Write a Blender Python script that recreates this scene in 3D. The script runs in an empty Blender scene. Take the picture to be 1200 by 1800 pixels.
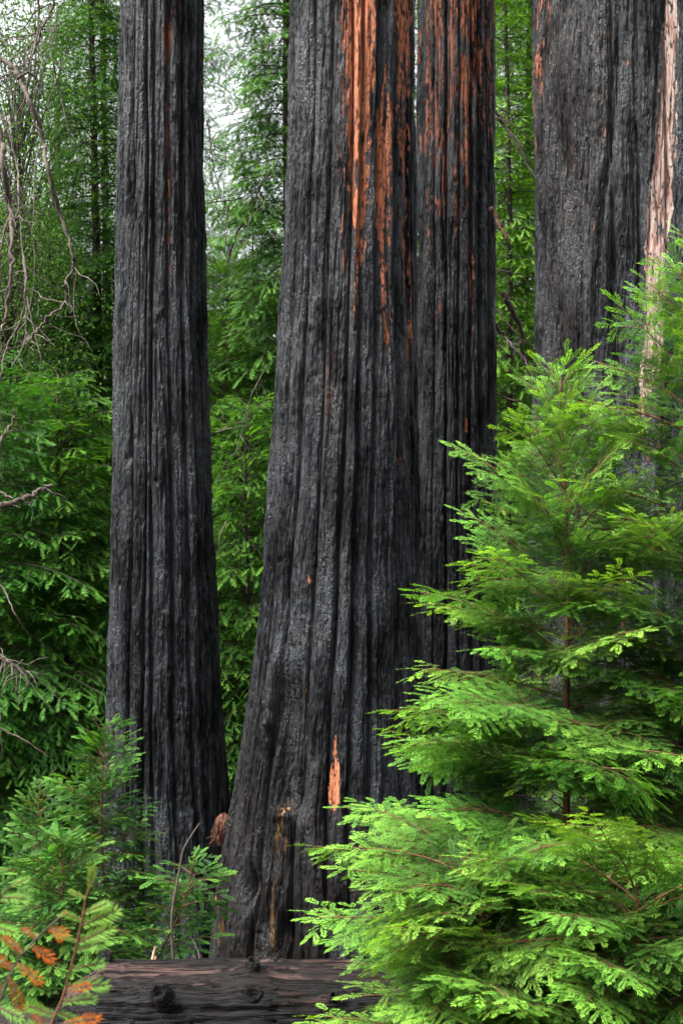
import bpy, math, random
import numpy as np
from mathutils import Matrix, Vector

C = bpy.context.scene.collection
S = bpy.context.scene
R = math.radians

# ------------------------------------------------------------------ camera, world, sun, exposure
CAM_Z = 2.2
F = 2600.0           # focal length in pixels of the 1200 x 1800 photograph
HOR = 1080.0         # row of the horizon in the photograph
cam_d = bpy.data.cameras.new('camera')
cam = bpy.data.objects.new('camera', cam_d); C.objects.link(cam)
cam.location = (0, 0, CAM_Z); cam.rotation_euler = (R(90), 0, 0)
cam_d.sensor_fit = 'VERTICAL'; cam_d.sensor_height = 36; cam_d.sensor_width = 24
cam_d.lens = 36 * F / 1800
cam_d.shift_y = (HOR - 900) / 1800
cam_d.clip_start = 0.1; cam_d.clip_end = 2000
cam_d.dof.use_dof = True; cam_d.dof.focus_distance = 8.5; cam_d.dof.aperture_fstop = 8
S.camera = cam
S.render.resolution_x = 682; S.render.resolution_y = 1024
SUN_EL, SUN_AZ = 52, -118      # azimuth from +Y clockwise: behind the camera, to its left
w = bpy.data.worlds.new("World"); S.world = w; w.use_nodes = True
nt = w.node_tree; nt.nodes.clear()
def wn(t, **k):
    n = nt.nodes.new(t)
    for a, b in k.items(): setattr(n, a, b)
    return n
sky = wn('ShaderNodeTexSky', sky_type='NISHITA', sun_disc=False)
sky.sun_elevation = R(SUN_EL); sky.sun_rotation = R(SUN_AZ); sky.air_density = 1.0; sky.dust_density = 4.0
hs = wn('ShaderNodeHueSaturation'); hs.inputs['Saturation'].default_value = 0.14
nt.links.new(sky.outputs[0], hs.inputs['Color'])
tc = wn('ShaderNodeTexCoord'); sx = wn('ShaderNodeSeparateXYZ')
nt.links.new(tc.outputs['Generated'], sx.inputs[0])
mr = wn('ShaderNodeMapRange')      # overcast: the zenith is about three times as bright as the horizon
mr.inputs[1].default_value = 0.0; mr.inputs[2].default_value = 1.0
mr.inputs[3].default_value = 0.38; mr.inputs[4].default_value = 2.4
nt.links.new(sx.outputs['Z'], mr.inputs[0])
mx = wn('ShaderNodeVectorMath', operation='SCALE')
nt.links.new(hs.outputs[0], mx.inputs[0]); nt.links.new(mr.outputs[0], mx.inputs['Scale'])
bg = wn('ShaderNodeBackground'); bg.inputs['Strength'].default_value = 0.06
out = wn('ShaderNodeOutputWorld')
nt.links.new(mx.outputs[0], bg.inputs['Color']); nt.links.new(bg.outputs[0], out.inputs['Surface'])
sd = bpy.data.lights.new('sun', 'SUN'); sd.energy = 1.5; sd.angle = R(22); sd.color = (1.0, 0.97, 0.9)
sun = bpy.data.objects.new('sun', sd); C.objects.link(sun)
_a = R(SUN_AZ); _e = R(SUN_EL)
sun.rotation_euler = Vector((math.sin(_a)*math.cos(_e), math.cos(_a)*math.cos(_e), math.sin(_e))).to_track_quat('Z', 'Y').to_euler()
S.view_settings.view_transform = 'Standard'; S.view_settings.look = 'None'
S.view_settings.exposure = 2.85; S.view_settings.gamma = 1.0
S.render.engine = 'CYCLES'
S.cycles.max_bounces = 7; S.cycles.diffuse_bounces = 3; S.cycles.glossy_bounces = 2; S.cycles.transmission_bounces = 3
S.cycles.transparent_max_bounces = 4
S.cycles.use_denoising = True; S.cycles.use_adaptive_sampling = True; S.cycles.adaptive_threshold = 0.012
S.cycles.sample_clamp_indirect = 8

# ------------------------------------------------------------------ helpers
def PX(px, D): return (px - 600.0) / F * D
def PZ(py, D): return CAM_Z + (HOR - py) / F * D
def P3(px, py, D): return np.array([PX(px, D), D, PZ(py, D)])

def tag(o, label=None, cat=None, group=None, kind=None):
    if label: o['label'] = label
    if cat: o['category'] = cat
    if group: o['group'] = group
    if kind: o['kind'] = kind
    return o
def empty(name, loc, label, cat, group=None):
    o = bpy.data.objects.new(name, None); C.objects.link(o); o.location = loc; o.empty_display_size = 0.2
    return tag(o, label, cat, group)

class MB:
    """collects numpy pieces into one mesh"""
    def __init__(s): s.v = []; s.f = []; s.n = 0; s.att = []
    def add(s, v, f, mat=0, att=0.0):
        v = np.asarray(v, dtype=np.float32).reshape(-1, 3); f = np.asarray(f, dtype=np.int32)
        s.v.append(v); s.f.append((f + s.n, mat)); s.n += len(v)
        s.att.append(np.broadcast_to(np.asarray(att, dtype=np.float32), (len(v),)).copy())
    def mesh(s, name, mats, smooth=False, attname='tint', extra=None):
        me = bpy.data.meshes.new(name)
        v = np.concatenate(s.v)
        me.vertices.add(len(v)); me.vertices.foreach_set('co', v.ravel())
        loops = np.concatenate([f.ravel() for f, m in s.f])
        cnt = np.concatenate([np.full(len(f), f.shape[1], dtype=np.int32) for f, m in s.f])
        mi = np.concatenate([np.full(len(f), m, dtype=np.int32) for f, m in s.f])
        st = np.concatenate([[0], np.cumsum(cnt)[:-1]]).astype(np.int32)
        me.loops.add(len(loops)); me.loops.foreach_set('vertex_index', loops)
        me.polygons.add(len(cnt)); me.polygons.foreach_set('loop_start', st)
        try: me.polygons.foreach_set('loop_total', cnt)
        except Exception: pass
        me.polygons.foreach_set('material_index', mi)
        if smooth: me.polygons.foreach_set('use_smooth', np.ones(len(cnt), dtype=bool))
        a = me.attributes.new(attname, 'FLOAT', 'POINT'); a.data.foreach_set('value', np.concatenate(s.att))
        for k, arr in (extra or {}).items():
            a = me.attributes.new(k, 'FLOAT', 'POINT'); a.data.foreach_set('value', np.asarray(arr, dtype=np.float32).ravel())
        for m in mats: me.materials.append(m)
        me.update(calc_edges=True)
        return me
    def obj(s, name, mats, parent=None, loc=(0, 0, 0), **k):
        o = bpy.data.objects.new(name, s.mesh(name, mats if isinstance(mats, (list, tuple)) else [mats], **k))
        C.objects.link(o); o.location = loc
        if parent: o.parent = parent
        return o

def unit(v):
    v = np.asarray(v, float); return v / (np.linalg.norm(v) + 1e-12)
def tube(pts, rad, n=6, cap=True):
    pts = np.asarray(pts, float); m = len(pts); rad = np.broadcast_to(np.asarray(rad, float), (m,))
    tan = np.gradient(pts, axis=0); tan /= np.linalg.norm(tan, axis=1)[:, None] + 1e-12
    ref = np.array([0, 0, 1.0]) if abs(tan[0][2]) < 0.8 else np.array([1.0, 0, 0])
    u = unit(np.cross(tan[0], ref)); U = []
    for t in tan:
        u = unit(u - t * np.dot(u, t)); U.append(u)
    U = np.array(U); W = np.cross(tan, U)
    a = np.arange(n) * 2 * math.pi / n
    v = pts[:, None] + rad[:, None, None] * (np.cos(a)[None, :, None] * U[:, None] + np.sin(a)[None, :, None] * W[:, None])
    i = np.arange(m - 1)[:, None] * n; j = np.arange(n)[None]; j2 = (j + 1) % n
    f = np.stack([i + j, i + j2, i + n + j2, i + n + j], -1).reshape(-1, 4)
    v = v.reshape(-1, 3)
    if cap:
        c = len(v); v = np.concatenate([v, pts[-1:]])
        e = (m - 1) * n
        f = np.concatenate([f, np.array([[e + k, e + (k + 1) % n, c, c] for k in range(n)])])
        # triangles written as quads would be degenerate, so keep them apart
        return v, f[:-n], f[-n:, :3]
    return v, f, None
def add_tube(mb, pts, rad, n=6, mat=0, att=0.0):
    v, q, t = tube(pts, rad, n)
    a = np.broadcast_to(np.asarray(att, float), (len(v),))
    base = mb.n
    mb.add(v, q, mat, a)
    if t is not None: mb.f.append((t.astype(np.int32) + base, mat))
def smooth_line(pts, k=8):
    """Catmull-Rom through the points"""
    p = np.asarray(pts, float); p = np.concatenate([[2*p[0]-p[1]], p, [2*p[-1]-p[-2]]])
    o = []
    for i in range(1, len(p) - 2):
        t = np.linspace(0, 1, k, endpoint=False)[:, None]
        a, b, c, d = p[i-1], p[i], p[i+1], p[i+2]
        o.append(0.5*((2*b) + (c-a)*t + (2*a-5*b+4*c-d)*t**2 + (-a+3*b-3*c+d)*t**3))
    o.append(p[-2][None]); return np.concatenate(o)

# gradient noise
_rs = np.random.RandomState(7)
_perm = np.concatenate([_rs.permutation(256)] * 3)
_grad = _rs.normal(size=(256, 3)); _grad /= np.linalg.norm(_grad, axis=1)[:, None]
def noise3(x, y, z):
    x, y, z = np.broadcast_arrays(x, y, z)
    xi = np.floor(x).astype(int); yi = np.floor(y).astype(int); zi = np.floor(z).astype(int)
    xf = x - xi; yf = y - yi; zf = z - zi
    u = xf**3*(xf*(xf*6-15)+10); v = yf**3*(yf*(yf*6-15)+10); q = zf**3*(zf*(zf*6-15)+10)
    r = 0
    for dx in (0, 1):
        for dy in (0, 1):
            for dz in (0, 1):
                h = _perm[_perm[_perm[(xi+dx) & 255] + ((yi+dy) & 255)] + ((zi+dz) & 255)]
                g = _grad[h]
                d = g[..., 0]*(xf-dx) + g[..., 1]*(yf-dy) + g[..., 2]*(zf-dz)
                r = r + d*(u if dx else 1-u)*(v if dy else 1-v)*(q if dz else 1-q)
    return r * 1.5
def fbm(x, y, z, o=3):
    r = 0; a = 1.0
    for k in range(o):
        r = r + a*noise3(x*2**k+k*17.3, y*2**k+k*5.1, z*2**k+k*9.7); a *= 0.5
    return r
def sstep(a, b, x):
    t = np.clip((x-a)/(b-a), 0, 1); return t*t*(3-2*t)

# ------------------------------------------------------------------ materials
def newmat(name):
    m = bpy.data.materials.new(name); m.use_nodes = True
    t = m.node_tree; t.nodes.clear(); return m, t
class NG:
    def __init__(s, t): s.t = t
    def n(s, ty, **k):
        nd = s.t.nodes.new(ty)
        for a, b in k.items(): setattr(nd, a, b)
        return nd
    def l(s, a, b): s.t.links.new(a, b)
    def val(s, sock, v):
        if hasattr(v, 'links'): s.l(v, sock)
        else: sock.default_value = v
    def math(s, op, a, b=0.0, clamp=False):
        m = s.n('ShaderNodeMath', operation=op, use_clamp=clamp); s.val(m.inputs[0], a); s.val(m.inputs[1], b); return m.outputs[0]
    def mix(s, f, a, b):
        m = s.n('ShaderNodeMix', data_type='RGBA'); s.val(m.inputs[0], f)
        for i, c in ((6, a), (7, b)):
            if hasattr(c, 'links'): s.l(c, m.inputs[i])
            else: m.inputs[i].default_value = (*c, 1)
        return m.outputs[2]
    def noise(s, vec, scale=1.0, detail=4, rough=0.55, dist=0.0):
        m = s.n('ShaderNodeTexNoise'); s.l(vec, m.inputs['Vector'])
        m.inputs['Scale'].default_value = scale; m.inputs['Detail'].default_value = detail
        m.inputs['Roughness'].default_value = rough; m.inputs['Distortion'].default_value = dist
        return m.outputs[0]
    def voro(s, vec, scale, feature='DISTANCE_TO_EDGE', rnd=1.0):
        m = s.n('ShaderNodeTexVoronoi', feature=feature); s.l(vec, m.inputs['Vector']); m.inputs['Scale'].default_value = scale
        m.inputs['Randomness'].default_value = rnd
        return m.outputs[0]
    def coords(s, scale=(1, 1, 1)):
        c = s.n('ShaderNodeTexCoord'); mp = s.n('ShaderNodeMapping'); s.l(c.outputs['Object'], mp.inputs[0])
        mp.inputs['Scale'].default_value = scale; return mp.outputs[0]
    def attr(s, name): return s.n('ShaderNodeAttribute', attribute_name=name).outputs['Fac']
    def ramp(s, f, stops):
        r = s.n('ShaderNodeMapRange', clamp=True); s.val(r.inputs[0], f)
        r.inputs[1].default_value, r.inputs[2].default_value = stops[0], stops[1]
        r.inputs[3].default_value, r.inputs[4].default_value = (stops[2], stops[3]) if len(stops) > 2 else (0, 1)
        return r.outputs[0]
    def finish(s, color, rough=0.7, spec=0.5, height=None, dist=0.01, strength=1.0):
        b = s.n('ShaderNodeBsdfPrincipled'); o = s.n('ShaderNodeOutputMaterial')
        if hasattr(color, 'links'): s.l(color, b.inputs['Base Color'])
        else: b.inputs['Base Color'].default_value = (*color, 1)
        s.val(b.inputs['Roughness'], rough); s.val(b.inputs['Specular IOR Level'], spec)
        if height is not None:
            bp = s.n('ShaderNodeBump'); bp.inputs['Distance'].default_value = dist; bp.inputs['Strength'].default_value = strength
            s.l(height, bp.inputs['Height']); s.l(bp.outputs[0], b.inputs['Normal'])
        s.l(b.outputs[0], o.inputs[0]); return b

def leaf_mat(name, dark, light, trans=0.35, rough=0.45, spec=0.35, vary=0.25):
    m, t = newmat(name); g = NG(t)
    col = g.mix(g.attr('tint'), dark, light)
    oi = g.n('ShaderNodeObjectInfo')
    h = g.n('ShaderNodeHueSaturation'); g.l(col, h.inputs['Color'])
    n = g.noise(g.coords((1, 1, 1)), 2.3, 2)
    g.l(g.ramp(n, (0.3, 0.7, 1-vary, 1+vary)), h.inputs['Value'])
    g.l(g.ramp(oi.outputs['Random'], (0, 1, 0.485, 0.51)), h.inputs['Hue'])
    b = g.n('ShaderNodeBsdfPrincipled'); g.l(h.outputs[0], b.inputs['Base Color'])
    b.inputs['Roughness'].default_value = rough; b.inputs['Specular IOR Level'].default_value = spec
    tr = g.n('ShaderNodeBsdfTranslucent')
    h2 = g.n('ShaderNodeHueSaturation'); h2.inputs['Hue'].default_value = 0.494; h2.inputs['Saturation'].default_value = 1.1; h2.inputs['Value'].default_value = 1.3
    g.l(h.outputs[0], h2.inputs['Color']); g.l(h2.outputs[0], tr.inputs['Color'])
    ms = g.n('ShaderNodeMixShader'); ms.inputs[0].default_value = trans
    g.l(b.outputs[0], ms.inputs[1]); g.l(tr.outputs[0], ms.inputs[2])
    o = g.n('ShaderNodeOutputMaterial'); g.l(ms.outputs[0], o.inputs[0])
    return m

def char_mat(name, flake=0.0):
    """charred redwood bark: black char with a dull sheen, orange inner bark, pale sapwood and ochre stains where the attributes say so"""
    m, t = newmat(name); g = NG(t)
    cv = g.coords((1, 1, 0.09)); cvv = g.coords((1, 1, 0.07))
    fine = g.noise(g.coords((1, 1, 0.40)), 42, 4, 0.6)
    grain = g.noise(cv, 45, 5, 0.6, 0.0)
    patch = g.noise(g.coords((1, 1, 0.35)), 3.2, 4, 0.6)
    streak = g.noise(cvv, 16, 4, 0.6)
    crack = g.voro(g.coords((1, 1, 0.6)), 34)
    crack2 = g.voro(g.coords((1, 1, 0.25)), 20)
    speck = g.noise(g.coords((1, 1, 0.30)), 44, 3, 0.65); split = g.noise(g.coords((1, 1, 0.05)), 30, 3, 0.5)
    col = g.mix(g.ramp(fine, (0.36, 0.66)), (0.0010, 0.0011, 0.0013), (0.0085, 0.0092, 0.0108))
    col = g.mix(g.math('MULTIPLY', g.ramp(speck, (0.52, 0.70)), g.ramp(patch, (0.35, 0.62, 0.15, 0.9))), col, (0.050, 0.0575, 0.069))
    col = g.mix(g.ramp(speck, (0.45, 0.36)), col, (0.001, 0.001, 0.0012))
    col = g.mix(g.ramp(split, (0.40, 0.35)), col, (0.001, 0.001, 0.0012))
    col = g.mix(g.ramp(patch, (0.42, 0.68)), col, g.mix(g.ramp(grain, (0.3, 0.7)), (0.0016, 0.0018, 0.0022), (0.030, 0.034, 0.041)))
    col = g.mix(g.math('MULTIPLY', g.ramp(split, (0.42, 0.36)), 0.9), col, (0.001, 0.001, 0.0012))
    # faint red-brown in some fissures
    col = g.mix(g.math('MULTIPLY', g.ramp(streak, (0.6, 0.78)), 0.3), col, (0.030, 0.013, 0.009))
    # dull dark brown mixed into the char along the marked strips
    col = g.mix(g.math('MULTIPLY', g.ramp(g.math('ADD', g.attr('dark_brown'), g.math('MULTIPLY', g.math('SUBTRACT', patch, 0.5), 1.2)), (0.25, 0.6)), 0.72), col, g.mix(g.ramp(grain, (0.35, 0.65)), (0.0013, 0.0012, 0.0012), (0.0125, 0.0098, 0.0090)))
    # orange inner bark
    ra = g.noise(g.coords((1, 1, 0.15)), 15, 6, 0.68, 0.25)
    rb = g.noise(g.coords((1, 1, 0.35)), 30, 4, 0.6)
    rag = g.math('ADD', g.math('MULTIPLY', ra, 0.7), g.math('MULTIPLY', rb, 0.3))
    chip = g.noise(g.coords((1, 1, 0.4)), 46, 3, 0.6)
    rag = g.math('ADD', g.math('MULTIPLY', g.math('SUBTRACT', rag, 0.5), 1.9), 0.5)
    rag = g.math('SUBTRACT', rag, g.math('MULTIPLY', g.ramp(chip, (0.57, 0.64)), 0.6))
    bias = g.attr('orange')
    om = g.ramp(g.math('ADD', g.math('MULTIPLY', bias, 0.55), rag), (0.83, 0.875))
    oc = g.mix(g.ramp(grain, (0.3, 0.7)), (0.11, 0.029, 0.011), (0.30, 0.098, 0.041))
    oc = g.mix(g.ramp(streak, (0.45, 0.65)), oc, (0.29, 0.106, 0.052))
    oc = g.mix(g.ramp(g.attr('redden'), (0.0, 1.0)), oc, (0.085, 0.022, 0.011))
    col = g.mix(om, col, oc)
    pm = g.ramp(g.math('ADD', g.math('MULTIPLY', g.attr('pale'), 0.62), rag), (0.84, 0.88))
    pc = g.mix(g.ramp(grain, (0.35, 0.62)), (0.11, 0.042, 0.026), (0.235, 0.185, 0.162))
    col = g.mix(pm, col, pc)
    ym = g.ramp(g.math('ADD', g.math('MULTIPLY', g.attr('ochre'), 0.50), rag), (0.84, 1.08))
    col = g.mix(g.math('MULTIPLY', ym, 0.85), col, g.mix(g.ramp(fine, (0.35, 0.65)), (0.09, 0.030, 0.006), (0.13, 0.075, 0.015)))
    bare = g.math('MAXIMUM', om, pm)
    # relief
    hgt = g.math('MULTIPLY', g.math('MULTIPLY', g.ramp(crack, (0.0, 0.12)), g.ramp(patch, (0.48, 0.66))), 0.28)
    hgt = g.math('ADD', hgt, g.math('MULTIPLY', fine, 0.8))
    hgt = g.math('ADD', hgt, g.math('MULTIPLY', grain, 1.1))
    hgt = g.math('ADD', hgt, g.math('MULTIPLY', g.ramp(g.noise(g.coords((1, 1, 0.10)), 38, 3, 0.55), (0.36, 0.5)), 0.55))
    hb = g.math('ADD', g.math('MULTIPLY', grain, 0.9), g.math('MULTIPLY', ra, 0.4))
    mixh = g.n('ShaderNodeMix', data_type='FLOAT'); g.l(bare, mixh.inputs[0]); g.l(g.math('ADD', hgt, 0.45), mixh.inputs[2]); g.l(hb, mixh.inputs[3])
    rough = g.ramp(bare, (0, 1, 0.40, 0.75))
    g.finish(col, rough, g.mix(bare, g.mix(g.ramp(patch, (0.35, 0.65)), (0.06, 0.06, 0.06), (0.34, 0.34, 0.34)), (0.25, 0.25, 0.25)), mixh.outputs[0], 0.022, 1.0)
    return m

def wood_mat(name, dark, light, zs=(1, 1, 0.1), scale=30, rough=0.8, dist=0.004):
    m, t = newmat(name); g = NG(t)
    a = g.noise(g.coords(zs), scale, 5, 0.6); b = g.noise(g.coords(), scale*1.7, 4)
    col = g.mix(g.ramp(a, (0.3, 0.7)), dark, light)
    g.finish(col, rough, 0.3, g.math('ADD', a, g.math('MULTIPLY', b, 0.4)), dist)
    return m

M = {}
M['char'] = char_mat('charred_bark')
M['leaf_near'] = leaf_mat('fresh_needles', (0.013, 0.053, 0.009), (0.178, 0.375, 0.046), 0.38, 0.55, 0.22, 0.2)
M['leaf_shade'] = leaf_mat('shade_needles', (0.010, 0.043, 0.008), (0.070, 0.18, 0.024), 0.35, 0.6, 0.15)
M['leaf_far'] = leaf_mat('forest_needles', (0.022, 0.075, 0.011), (0.072, 0.175, 0.021), 0.38, 0.6, 0.14, 0.22)
M['leaf_far2'] = leaf_mat('bright_forest_needles', (0.022, 0.078, 0.011), (0.082, 0.195, 0.023), 0.42, 0.6, 0.14, 0.22)
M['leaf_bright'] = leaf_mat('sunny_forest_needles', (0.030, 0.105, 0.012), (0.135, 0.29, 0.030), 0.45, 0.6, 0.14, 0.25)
M['leaf_broad'] = leaf_mat('broad_leaves', (0.014, 0.044, 0.009), (0.080, 0.150, 0.024), 0.4, 0.6, 0.15, 0.3)
M['leaf_dead'] = leaf_mat('dead_needles', (0.085, 0.020, 0.003), (0.21, 0.060, 0.007), 0.3, 0.7, 0.05)
M['leaf_tip'] = leaf_mat('young_needles', (0.028, 0.090, 0.010), (0.105, 0.225, 0.024), 0.4, 0.6, 0.15)
M['twig'] = wood_mat('twig_bark', (0.040, 0.017, 0.007), (0.115, 0.046, 0.018), (1, 1, 1), 60)
M['limb'] = wood_mat('limb_bark', (0.010, 0.007, 0.005), (0.032, 0.021, 0.015))
M['brownbark'] = wood_mat('brown_bark', (0.055, 0.028, 0.018), (0.16, 0.080, 0.052), (1, 1, 0.08), 22, 0.85, 0.02)
M['deadwood'] = wood_mat('dead_branch_bark', (0.022, 0.016, 0.0125), (0.082, 0.058, 0.046), (1, 1, 1), 40)
M['greytwig'] = wood_mat('grey_twig_bark', (0.05, 0.041, 0.035), (0.16, 0.13, 0.11), (1, 1, 1), 40)
M['splinter'] = wood_mat('splintered_wood', (0.16, 0.095, 0.05), (0.42, 0.28, 0.17), (1, 1, 0.1), 50)
M['fibre'] = wood_mat('fibrous_bark', (0.022, 0.008, 0.004), (0.09, 0.034, 0.016), (1, 1, 1), 40, 0.9, 0.01)

def ground_mat():
    m, t = newmat('forest_floor'); g = NG(t)
    a = g.noise(g.coords(), 1.3, 5); b = g.noise(g.coords(), 25, 5, 0.65); c = g.voro(g.coords((1, 1, 1)), 40, 'F1')
    col = g.mix(g.ramp(b, (0.3, 0.7)), (0.006, 0.004, 0.003), (0.028, 0.018, 0.011))
    col = g.mix(g.math('MULTIPLY', g.ramp(a, (0.45, 0.65)), 0.6), col, (0.012, 0.026, 0.006))
    g.finish(col, 0.9, 0.2, g.math('ADD', b, g.math('MULTIPLY', c, 0.5)), 0.03)
    return m
M['ground'] = ground_mat()

def log_mat():
    m, t = newmat('burnt_log_wood'); g = NG(t)
    grain = g.noise(g.coords((0.10, 1, 1)), 46, 5, 0.6, 0.4)
    lines = g.noise(g.coords((0.05, 1, 1)), 95, 3, 0.55)
    patch = g.noise(g.coords((0.45, 1, 1)), 3.0, 4, 0.6)
    top = g.math('POWER', g.attr('top'), 2.5)
    col = g.mix(g.ramp(grain, (0.3, 0.7)), (0.0016, 0.0015, 0.0016), (0.0085, 0.0075, 0.0075))
    rd = g.mix(g.ramp(lines, (0.35, 0.65)), (0.0026, 0.0018, 0.0017), (0.0125, 0.0075, 0.0070))
    col = g.mix(g.ramp(g.math('ADD', g.math('MULTIPLY', top, 0.42), patch), (0.62, 0.95)), col, rd)
    scr = g.ramp(g.math('ADD', g.math('MULTIPLY', top, 0.16), g.math('MULTIPLY', g.math('ADD', patch, g.noise(g.coords((0.2, 1, 1)), 14, 5, 0.65)), 0.5)), (0.66, 0.70))
    col = g.mix(g.math('MULTIPLY', scr, 0.7), col, g.mix(lines, (0.02, 0.010, 0.007), (0.10, 0.058, 0.050)))
    col = g.mix(g.math('MULTIPLY', g.ramp(g.noise(g.coords((0.5, 1, 1)), 7, 3), (0.62, 0.70)), 0.35), col, (0.045, 0.014, 0.006))
    crk = g.noise(g.coords((0.035, 1, 1)), 40, 3, 0.5, 0.2); crk2 = g.noise(g.coords((0.06, 1, 1)), 75, 3, 0.5, 0.2)
    cm = g.math('MAXIMUM', g.ramp(crk, (0.41, 0.37)), g.math('MULTIPLY', g.ramp(crk2, (0.42, 0.37)), 0.8))
    col = g.mix(cm, col, (0.0008, 0.0008, 0.0008))
    h = g.math('SUBTRACT', g.math('ADD', grain, g.math('MULTIPLY', lines, 0.6)), g.math('MULTIPLY', cm, 0.9))
    g.finish(col, 0.62, 0.12, h, 0.02)
    return m
M['log'] = log_mat()

# ------------------------------------------------------------------ ground
def ground_z(x, y):
    z = -1.35 * sstep(8.2, 12.6, y) + 0.02*np.sin(x*1.3+y) + 0.55*sstep(5.0, 0.0, y)
    z = z + np.maximum(0, y - 19) * 0.22 * sstep(19, 30, y)
    z = np.where(y > 75, np.minimum(z, 11 + 0*y), z)
    return z + 0.10*fbm(x*0.5, y*0.5, 0.0*x, 3)
def gz(x, y): return float(ground_z(np.array([float(x)]), np.array([float(y)]))[0])
def build_ground():
    g = np.linspace(-1, 1, 240)
    xs = np.sign(g)*(abs(g)*14 + abs(g)**5*500); h = np.linspace(0, 1, 300)
    ys = -30 + 75*h + 800*h**7
    X, Y = np.meshgrid(xs, ys); Z = ground_z(X, Y)
    ny, nx = X.shape
    i = (np.arange(ny-1)[:, None]*nx + np.arange(nx-1)[None]).ravel()
    mb = MB(); mb.add(np.stack([X, Y, Z], -1), np.stack([i, i+1, i+nx+1, i+nx], -1))
    tag(mb.obj('ground', M['ground'], smooth=True), kind='structure')
build_ground()

# ------------------------------------------------------------------ burnt trunks
def strip_field(px, py, strips):
    """strips: (list of (py, px centre, half width, strength))"""
    r = np.zeros_like(px)
    for pts in strips:
        p = np.array(pts, float)
        c = np.interp(py, p[:, 0], p[:, 1]); hw = np.interp(py, p[:, 0], p[:, 2]); s = np.interp(py, p[:, 0], p[:, 3])
        inside = (py >= p[0, 0]-1) & (py <= p[-1, 0]+1)
        r = np.maximum(r, np.where(inside, s*np.clip((1.2+0.6*sstep(0.93, 0.98, s))*(1-(np.abs(px-c)/np.maximum(hw*1.35, 0.5))**2.0), 0, 1), 0))
    return r

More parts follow.
